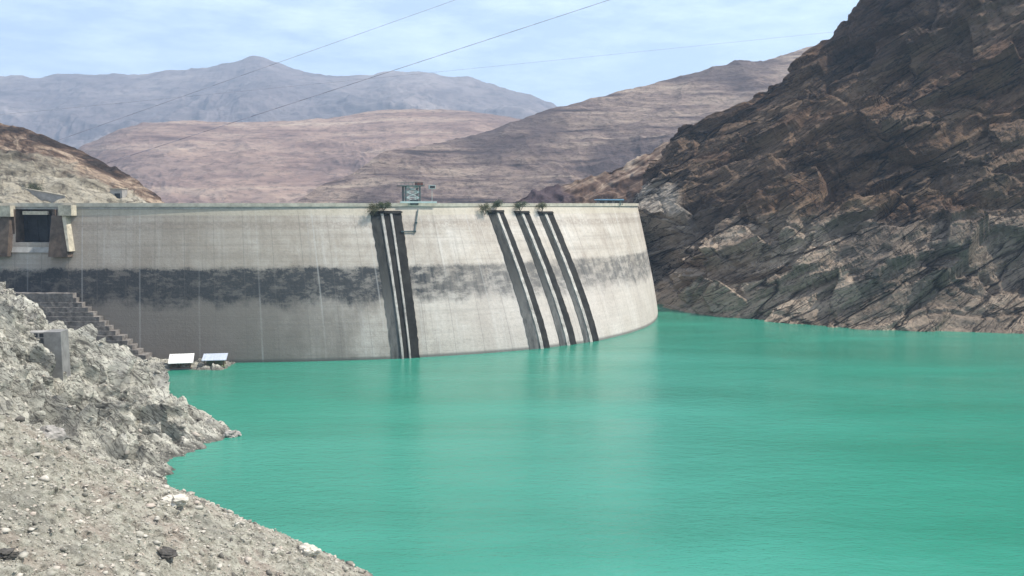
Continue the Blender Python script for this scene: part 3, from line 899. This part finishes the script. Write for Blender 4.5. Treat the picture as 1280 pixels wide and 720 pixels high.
hill('left_hill', [(-220, 95, 470), (-100, 122, 465), (-40, 140, 460), (0, 153, 458), (30, 160, 456), (60, 172, 454), (100, 186, 452), (140, 206, 450), (170, 223, 448), (200, 247, 446), (225, 268, 444), (260, 300, 442)],
     [352, 352, 354, 358, 362, 366, 370, 376, 384, 392, 400, 410], -14, M_LEFT, 420, 220, 7, 55, 101, smooth=True, prof_pow=1.05, facets=2.2, vattr=True)

# --- near bank as a height field over the shoreline distance
shore_px = [(455, 722), (420, 701), (385, 689), (340, 668), (290, 646), (240, 626), (208, 613), (200, 598), (208, 580), (235, 566), (272, 552), (297, 544), (288, 535), (265, 521), (235, 503), (205, 483), (187, 469), (170, 459)]
line = [(-8, -160), (-8, -60), (-9, 20), (-14, 90)] + [tuple(at_z(a, b, WATER_Z))[:2] for a, b in shore_px] + [(-142, 326), (-200, 329), (-420, 332)]
line = np.array(line)
xs = np.arange(-215, 6, 0.32); ys = np.arange(48, 345, 0.32)
X, Y = np.meshgrid(xs, ys)
best = np.full(X.shape, 1e9); sgn = np.ones(X.shape)
for (ax, ay), (bx, by) in zip(line[:-1], line[1:]):
    ex, ey = bx - ax, by - ay
    ll = ex * ex + ey * ey
    tt = np.clip(((X - ax) * ex + (Y - ay) * ey) / ll, 0, 1)
    dx, dy = X - (ax + tt * ex), Y - (ay + tt * ey)
    dd = np.hypot(dx, dy)
    cr = ex * (Y - ay) - ey * (X - ax)
    m_ = dd < best - 1e-9
    best = np.where(m_, dd, best); sgn = np.where(m_, np.sign(cr), sgn)
dist = best * sgn
wob = fbm(X / 14, Y / 14, X * 0, 4, 7) * 2.2 * np.clip(1 - best / 60, 0.35, 1)
dist = dist + wob - 4.0 * sstep(222, 255, Y)
side = (Y - 187) - 0.92 * (X + 70)                 # >0: rocky outcrop beyond the gully, <0: near scree
side = side + fbm(X / 18, Y / 18, X * 0 + 3, 4, 17) * 7
rock = sstep(-2, 5, side)
Hh = np.where(dist > 0, dist * 0.66, dist * 0.9)
Hh = Hh - 3.0 * sstep(1, 12, dist) * (1 - sstep(18, 40, dist)) * rock + 1.6 * sstep(22, 42, dist) * rock
gully = np.exp(-(side / 3.2) ** 2) * sstep(2, 14, dist)
Hh -= 2.6 * gully
lim = -9.0
Hh = np.where(Hh + WATER_Z > lim - 8, (lim - WATER_Z) - 8 * np.exp(-np.clip((Hh + WATER_Z - (lim - 8)) / 8, 0, 20)), Hh)
# outcrop relief: bedded, broken blocks pushed out along the slope
u1 = X * 0.82 - Y * 0.30 - Hh * 0.45; u2 = X * 0.30 + Y * 0.92; u3 = Hh * 0.88 + X * 0.45
wa = fbm(X / 20, Y / 20, Hh / 20, 3, 190) * 4
rel = 4.0 * (ridged(u1 / 60, u2 / 20 + wa * .05, u3 / 24, 4, 200) - 0.5)
rel += 4.6 * facet(u1 / 30, (u2 + wa) / 9, (u3 + wa) / 7, 210, 1.8)
rel += 3.2 * facet(u1 / 12, (u2 + wa) / 3.8, (u3 + wa) / 3.0, 225, 1.9)
rel += 1.9 * facet(u1 / 5.0, u2 / 1.9, u3 / 1.5, 240, 1.9)
rel += 0.9 * facet(u1 / 2.2, u2 / 1.1, u3 / 0.9, 246, 1.9)
ck1 = fbm(u1 / 40, (u2 + wa) / 6, u3 / 9, 3, 251)
rel -= 1.8 * np.exp(-(ck1 / 0.035) ** 2)
ck2 = fbm((u1 + u2) / 9, (u2 - u1) / 22, u3 / 10, 3, 256)
rel -= 1.1 * np.exp(-(ck2 / 0.04) ** 2)
rel = blur(rel, 1)
rel += 0.22 * facet(X / .8, Y / .8, Hh / .8, 249, 1.8)
fine_ = 1.2 * fbm(X / 16, Y / 16, X * 0, 4, 260) + 0.50 * facet(X / 2.4, Y / 2.4, Hh / 2.2, 270, 1.3) + 0.30 * facet(X / 1.1, Y / 1.1, Hh / 1.0, 280, 1.3)
wr = sstep(-1, 7, dist)
wr2 = sstep(-1, 16, dist)
dspl = rel * rock * (0.28 + 0.72 * wr2) + fine_ * (1 - rock) * (0.25 + 0.75 * wr)
B0_ = np.stack([X, Y, WATER_Z + Hh], -1)
nb_ = vertex_normals(B0_)
for _ in range(6):                                  # even out the push direction
    nb_[1:-1, 1:-1] = (nb_[:-2, 1:-1] + nb_[2:, 1:-1] + nb_[1:-1, :-2] + nb_[1:-1, 2:] + nb_[1:-1, 1:-1]) / 5
Pb = B0_ + nb_ * dspl[..., None]
Zb = Pb[..., 2]
keep = (B0_[:-1, :-1, 2] > WATER_Z - 7)
bank = grid_mesh('rocky_bank', Pb, M_BANK, False, keep=keep)
add_attr(bank, 'v', rock)
tag(bank, kind='structure')
bpy.context.view_layer.update()
def bank_hit(px, py):
    hit, loc, nn, ii = bank.ray_cast(Vector((0, 0, 0)), ray(px, py).normalized())
    return loc if hit else ray(px, py) * 200

# loose stones over the bank: nobody could count them
rng = np.random.default_rng(4)
ico = bmesh.new(); bmesh.ops.create_icosphere(ico, subdivisions=1, radius=1.0)
iv = np.array([v_.co[:] for v_ in ico.verts]); ico.verts.index_update()
itri = np.array([[v_.index for v_ in f_.verts] for f_ in ico.faces]); ico.free()
cand = 330000
ii = rng.integers(0, len(ys) - 1, cand); jj = rng.integers(0, len(xs) - 1, cand)
q_ = Pb[ii, jj]
cx, cy, zc = q_[:, 0] + rng.uniform(-.2, .2, cand), q_[:, 1] + rng.uniform(-.2, .2, cand), q_[:, 2]
rk = rock[ii, jj]
inview = (cx / cy > -0.60) & (cx / cy < -0.02) & (zc > WATER_Z + 0.1) & (zc / cy < -0.08) & (zc / cy > -0.45)
ok = inview & (rng.random(cand) < np.where(rk > .5, 0.16, 1.0))
cx, cy, zc, rk = cx[ok], cy[ok], zc[ok], rk[ok]
n = len(cx)
size = 0.10 + 0.085 * rng.pareto(2.5, n); size = np.clip(size, 0.07, 0.75) * np.where(rk > .5, 1.5, 1.0)
print('stones', n)
VV = iv[None] * size[:, None, None] * rng.uniform(0.40, 1.45, (n, 1, 3)) * rng.uniform(0.50, 1.25, (n, len(iv), 1))
an = rng.uniform(0, 6.283, n); ca, sa = np.cos(an)[:, None], np.sin(an)[:, None]
VV = np.stack([VV[..., 0] * ca - VV[..., 1] * sa, VV[..., 0] * sa + VV[..., 1] * ca, VV[..., 2] * 0.62], -1)
VV += np.stack([cx, cy, zc + size * 0.12], -1)[:, None]
TT = (itri[None] + (np.arange(n) * len(iv))[:, None, None]).reshape(-1, 3)
me = bpy.data.meshes.new('scree')
me.vertices.add(n * len(iv)); me.vertices.foreach_set('co', VV.reshape(-1).astype(np.float32))
me.loops.add(len(TT) * 3); me.loops.foreach_set('vertex_index', TT.reshape(-1).astype(np.int32))
me.polygons.add(len(TT)); me.polygons.foreach_set('loop_start', np.arange(0, len(TT) * 3, 3, dtype=np.int32))
me.update(calc_edges=True)
so = link_mesh('scree', me, M_SCREE)
add_attr(so, 'v', np.repeat(rng.random(n), len(iv)))
tag(so, 'loose pale stones strewn over the near bank', None, None, 'stuff')

# single boulders one can point at
def boulder(px, py, sx, sy, sz, mat, label, seed, rz=0.0, drop=0.25):
    q = bank_hit(px, py)
    bm = bmesh.new()
    bmesh.ops.create_icosphere(bm, subdivisions=4, radius=1.0)
    co = np.array([v_.co[:] for v_ in bm.verts])
    f_ = 1 + 0.55 * facet(co[:, 0] * 1.3 + seed, co[:, 1] * 1.3, co[:, 2] * 1.3, seed, 0.9) + 0.14 * facet(co[:, 0] * 4 + seed, co[:, 1] * 4, co[:, 2] * 4, seed + 9, 1.2)
    co = co * f_[:, None] * np.array([sx, sy, sz])
    for v_, c_ in zip(bm.verts, co): v_.co = c_
    me = bpy.data.meshes.new('boulder'); bm.to_mesh(me); bm.free()
    o = link_mesh('boulder', me, mat)
    o.location = (q.x, q.y, q.z + sz * drop); o.rotation_euler = (0, 0, rz)
    tag(o, label, 'boulder')
boulder(206, 692, 1.5, 1.0, 0.55, M_BOULDER_DARK, 'dark flat boulder lying alone low on the near gravel slope', 3, -0.6)
boulder(384, 690, 1.7, 1.3, 0.9, M_BOULDER_PALE, 'pale boulder at the water edge, the nearest to the bottom of the photo', 11, 0.3)
boulder(66, 548, 1.9, 1.4, 1.2, M_BOULDER_GREY, 'grey boulder sitting in the gully at the top of the gravel slope', 19, 0.9)
boulder(218, 628, 1.7, 1.2, 0.8, M_BOULDER_PALE, 'cream boulder on the shore beside the small cove', 27, 0.2)
boulder(6, 697, 1.1, 0.9, 0.6, M_BOULDER_DARK, 'small dark boulder at the left border, low on the gravel slope', 35, 0.1)
boulder(290, 545, 2.2, 1.6, 1.1, M_BOULDER_GREY, 'grey boulder at the very tip of the rocky point in the lake', 43, 0.5)

# ------------------------------------------------------------------ concrete block house on the bank
q = bank_hit(66, 452)
D0 = q.y
mpp = D0 / F
bh = empty('concrete_blockhouse', (q.x - 2.4, q.y + 5.0, 0), R(8))
tag(bh, 'weathered grey concrete blockhouse half buried in the rocky left bank', 'blockhouse')
ztop = at_depth(66, 419, D0).z
w2 = 10.5 * mpp
MB().hexa([(-w2, -.6, ztop - 15), (w2 * 1.15, -.6, ztop - 15), (w2 * 1.15, 5, ztop - 15), (-w2, 5, ztop - 15), (-w2, 0, ztop), (w2, 0, ztop), (w2, 5, ztop), (-w2, 5, ztop)]).build('tower_wall', M_BLOCK, bh)
lw = MB().box((-w2 - 25 * mpp, 1.8, ztop - 11), (-w2 - .01, 5.2, ztop - 1.6)).build('side_wall', M_BLOCK, bh)
MB().box((-w2 - 24 * mpp, 1.5, ztop - 1.595), (-w2 - .3, 5.4, ztop - 0.2)).build('roof_slab', M_CONC, bh)
MB().box((-w2 - 14 * mpp, 1.47, ztop - 1.3), (-w2 - 10 * mpp, 1.494, ztop - .45)).box((-w2 - 8 * mpp, 1.47, ztop - 1.3), (-w2 - 2 * mpp, 1.494, ztop - .45)).build('vent_opening', M_GATE, lw)
MB().box((-w2 - 50 * mpp, 2.6, ztop - 8), (-w2 - 25.1 * mpp, 3.6, ztop - .3)).build('wing_wall', M_BLOCK, bh)

# ------------------------------------------------------------------ stepped footing between bank and dam
base_pt = at_z(120, 452, WATER_Z)
sb = empty('stepped_footing', (base_pt.x, 324, WATER_Z))
tag(sb, 'dark damp concrete footing rising in steps along the foot of the dam', 'footing')
nst = 16
for k in range(nst):
    f_ = k / (nst - 1)
    pxr = 199 - (199 - 82) * f_ ** 0.95
    row = 455 - (455 - 368) * f_
    D_ = 322 + 2.0 * f_
    p_ = at_depth(pxr, row, D_)
    zt = p_.z
    zb = zt - 2.2 - (2 if k == 0 else 0)
    xr = p_.x
    xl = -190.0
    jig = (random.Random(k).random() - .5) * 1.2
    ms = MB().box((xl - sb.location.x, D_ - 324 - 1.2 + 0.38 * k - jig * .6, zb - WATER_Z), (xr - sb.location.x + jig, 12, zt - WATER_Z - .03), bevel=0)
    bmesh.ops.subdivide_edges(ms.bm, edges=[e for e in ms.bm.edges if abs(e.verts[0].co.x - e.verts[1].co.x) > 5], cuts=28)
    rs_ = random.Random(50 + k)
    for v_ in ms.bm.verts: v_.co += Vector((rs_.uniform(-.12, .12), rs_.uniform(-.14, .14), rs_.uniform(-.12, .05)))
    ms.build('step', M_STEP, sb)

# ------------------------------------------------------------------ rock ledge and the two lakeside huts
xs2 = np.linspace(-142, -94, 150); ys2 = np.linspace(297, 329, 96)
X2, Y2 = np.meshgrid(xs2, ys2)
edge = np.minimum(sstep(-94, -104, X2), sstep(311.0, 316.0, Y2 + 0.05 * (X2 + 120) + 9 * sstep(-114, -128, X2)))
Z2 = WATER_Z - 1.6 + edge * (2.5 + 1.3 * facet(X2 / 4, Y2 / 3, X2 * 0, 300, 1.4) + .6 * facet(X2 / 1.5, Y2 / 1.3, X2 * 0, 310, 1.4)) + 1.6 * sstep(-118, -135, X2) * edge
o = grid_mesh('rock_ledge', np.stack([X2, Y2, Z2], -1), M_BANK, False)
add_attr(o, 'v', np.ones(X2.shape)); tag(o, kind='structure')

def hut(name, label, px, py, D_, roof_mat, body_mat, hull_mat, w, d, h, rz, tilt):
    q = at_depth(px, py, D_)
    o = empty(name, (q.x, q.y, WATER_Z), rz)
    tag(o, label, 'hut')
    fl = MB().box((-w / 2 - .3, -d / 2 - .3, -0.5), (w / 2 + .3, d / 2 + .3, 0.7)).build('deck', hull_mat, o)
    MB().bar((-w / 2 - .2, -d / 2 - .35, 0.2), (w / 2 + .2, -d / 2 - .35, 0.2), .32, 10).bar((-w / 2 - .2, d / 2 + .35, 0.2), (w / 2 + .2, d / 2 + .35, 0.2), .32, 10).build('float', M_GATE, fl)
    for sx in (-1, 0, 1):
        MB().box((sx * (w / 2 - .2) - .16, -d / 2 + .1, .7), (sx * (w / 2 - .2) + .16, -d / 2 + .42, h)).build('post', M_WOOD, o)
        MB().box((sx * (w / 2 - .2) - .16, d / 2 - .42, .7), (sx * (w / 2 - .2) + .16, d / 2 - .1, h + tilt)).build('post', M_WOOD, o)
    MB().box((-w / 2 + .3, d / 2 - 1.6, .7), (w / 2 - .3, d / 2 - .5, h - .2)).build('wall', body_mat, o)
    MB().bar((-w / 2 + .2, -d / 2 + .2, 1.5), (w / 2 - .2, -d / 2 + .2, 1.5), .07).build('railing', M_WOOD, o)
    z0_, z1_ = h + .02, h + tilt + .02
    y0_, y1_ = -d / 2 - .7, d / 2 + .5
    rf = MB().hexa([(-w / 2 - .8, y0_, z0_), (w / 2 + .8, y0_, z0_), (w / 2 + .8, y1_, z1_), (-w / 2 - .8, y1_, z1_), (-w / 2 - .8, y0_, z0_ + .18), (w / 2 + .8, y0_, z0_ + .18), (w / 2 + .8, y1_, z1_ + .18), (-w / 2 - .8, y1_, z1_ + .18)]).build('roof', roof_mat, o)
    m = MB()
    for k in range(9):
        xx = -w / 2 - .7 + k * (w + 1.4) / 8
        m.hexa([(xx - .05, y0_, z0_ + .182), (xx + .05, y0_, z0_ + .182), (xx + .05, y1_, z1_ + .182), (xx - .05, y1_, z1_ + .182), (xx - .05, y0_, z0_ + .27), (xx + .05, y0_, z0_ + .27), (xx + .05, y1_, z1_ + .27), (xx - .05, y1_, z1_ + .27)])
    m.build('roof_seam', roof_mat, rf)
hut('lake_hut', 'white roofed open hut on the lake edge at the foot of the dam', 227, 459, 316, M_WHITE, M_WOOD, M_WOOD, 6.6, 4.6, 2.3, R(14), 2.3)
hut('lake_hut', 'blue-grey roofed floating hut moored right of the white roofed one', 269, 458, 318, M_BLUEGREY, M_GREENHULL, M_GREENHULL, 6.6, 4.4, 2.9, R(10), 1.5)

# ------------------------------------------------------------------ shrubs
def shrub(loc, r, h, mat, label, seed, group=None, n=1000):
    rs = random.Random(seed)
    o = empty('shrub', loc)
    tag(o, label, 'shrub', group)
    m = MB()
    tips = []
    for k in range(7):
        a = rs.uniform(0, 6.28); rr = r * rs.uniform(.2, .75)
        tip = Vector((math.cos(a) * rr, math.sin(a) * rr, h * rs.uniform(.45, .95)))
        m.bar((0, 0, -.4), tip, .09, 5, .03); tips.append(tip)
    m.build('stem', M_BARK, o)
    bm = bmesh.new()
    for k in range(n):
        t_ = rs.choice(tips)
        c_ = t_ + Vector((rs.gauss(0, r * .27), rs.gauss(0, r * .27), rs.gauss(0, h * .17)))
        if c_.z < 0: c_.z = abs(c_.z) * .5
        s_ = rs.uniform(.10, .26)
        u_ = Vector((rs.gauss(0, 1), rs.gauss(0, 1), rs.gauss(0, 1))).normalized()
        w_ = u_.orthogonal().normalized()
        bm.faces.new([bm.verts.new(c_ + u_ * s_), bm.verts.new(c_ + w_ * s_ * .6), bm.verts.new(c_ - u_ * s_), bm.verts.new(c_ - w_ * s_ * .6)])
    me = bpy.data.meshes.new('foliage'); bm.to_mesh(me); bm.free()
    link_mesh('foliage', me, mat, o)
def face_shrub(px, z, r, h, mat, label, seed):
    best_ = min(np.linspace(6, 22, 1500), key=lambda s_: abs(640 + (lambda q_: q_.x / q_.y * F)(dam_pt(s_, z)) - px))
    A_, t_, n_ = dam_frame(best_, z)
    shrub(tuple(A_ + n_ * 1.4 + Vector((0, 0, 0.0))), r, h, mat, label, seed)
face_shrub(466, -4.2, 2.6, 4.2, M_LEAF_OLIVE, 'olive green bush at the head of the left intake guide, leftmost of its pair', 1)
face_shrub(479, -2.2, 2.4, 2.8, M_LEAF, 'dark green bush on the head block of the left intake guide', 2)
face_shrub(604, -4.0, 2.3, 3.8, M_LEAF_OLIVE, 'olive bush at the upper left corner of the first right-hand intake guide', 3)
face_shrub(617, -2.2, 2.7, 3.4, M_LEAF, 'dark green bush atop the first of the three right-hand intake guides', 4)
face_shrub(648, -2.8, 3.0, 3.2, M_LEAF, 'green bush atop the middle of the three right-hand intake guides', 5)
face_shrub(675, -2.9, 3.0, 3.0, M_LEAF_OLIVE, 'olive bush atop the rightmost intake guide on the dam', 6)

# dark bushes and small works on the left hill
def on_hill(o_name, px, py):
    o = bpy.data.objects[o_name]
    bpy.context.view_layer.update()
    r = ray(px, py).normalized()
    hit, loc, nn, ii = o.ray_cast(Vector((0, 0, 0)), r)
    return loc if hit else at_depth(px, py, 400)
shrub(tuple(on_hill('left_hill', 43, 243)), 3.6, 4.0, M_LEAF, 'dark bush on the pale slope directly above the spillway bay', 7, n=900)
q = on_hill('left_hill', 147, 247)
po = empty('gatehouse', (q.x, q.y - 1.0, q.z - 1.0), R(-4))
tag(po, 'small pale concrete gatehouse with a black doorway at the foot of the left hill', 'gatehouse')
MB().box((-2.9, 0, -2), (2.6, 5, 4.8)).build('wall', M_CONC, po)
MB().box((-3.2, -.4, 4.81), (2.9, 5.2, 5.2)).build('roof', M_CONC_PALE, po)
MB().box((-.9, -.06, 0), (1.7, -.005, 2.9)).build('doorway', M_GATE, po)
q = on_hill('left_hill', 62, 247)
rw = empty('retaining_wall', (q.x, q.y - .5, q.z), R(-3))
tag(rw, 'pale concrete retaining wall sloping down beside the spillway on the left hill', 'wall')
MB().hexa([(-12, 0, -4), (7, 0, -4), (7, 1, -4), (-12, 1, -4), (-12, .2, 4.0), (7, .2, 0.6), (7, 1, 0.6), (-12, 1, 4.0)]).build('wall_panel', M_CONC, rw)
MB().hexa([(-12.2, -.15, 4.01), (7.2, -.15, .61), (7.2, 1.2, .61), (-12.2, 1.2, 4.01), (-12.2, -.15, 4.4), (7.2, -.15, 1.0), (7.2, 1.2, 1.0), (-12.2, 1.2, 4.4)]).build('coping', M_CONC_PALE, rw)

# ------------------------------------------------------------------ power cables across the valley
def cable(a, b, r, sag, label):
    A_, B_ = Vector(a), Vector(b)
    m = MB()
    n_ = 40
    pts_ = []
    for i in range(n_ + 1):
        t_ = i / n_
        q_ = A_.lerp(B_, t_)
        q_.z -= sag * 4 * t_ * (1 - t_)
        pts_.append(q_)
    for p_, q_ in zip(pts_[:-1], pts_[1:]): m.bar(p_, q_, r, 6)
    o = m.build('power_cable', M_WIRE, None, True)
    tag(o, label, 'cable')
cable(at_depth(1300, -261, 585), at_depth(-60, 222, 520), 0.09, 0.6, 'upper left power cable crossing the sky and dropping behind the highest far peak')
cable(at_depth(1200, -145, 592), at_depth(40, 234, 540), 0.14, 0.8, 'thickest power cable, slanting from the top middle down across the far mountains')
cable(at_depth(1060, 38, 603), at_depth(-90, 152, 500), 0.05, 0.5, 'faint lowest power cable reaching the right cliff just above the ridge')

# ------------------------------------------------------------------ haze
t = bpy.data.materials.new('haze_air'); t.use_nodes = True
tn = t.node_tree; tn.nodes.clear()
oo = tn.nodes.new('ShaderNodeOutputMaterial'); pv = tn.nodes.new('ShaderNodeVolumePrincipled')
pv.inputs['Color'].default_value = (0.58, 0.76, 1.0, 1)
pv.inputs['Density'].default_value = 0.000115
pv.inputs['Anisotropy'].default_value = 0.2
tn.links.new(pv.outputs[0], oo.inputs['Volume'])
hz = MB().box((-9000, -1000, VALLEY_Z - 1), (9000, 10000, 1500)).build('haze', t)
tag(hz, 'thin blue haze filling the valley air', None, None, 'stuff')
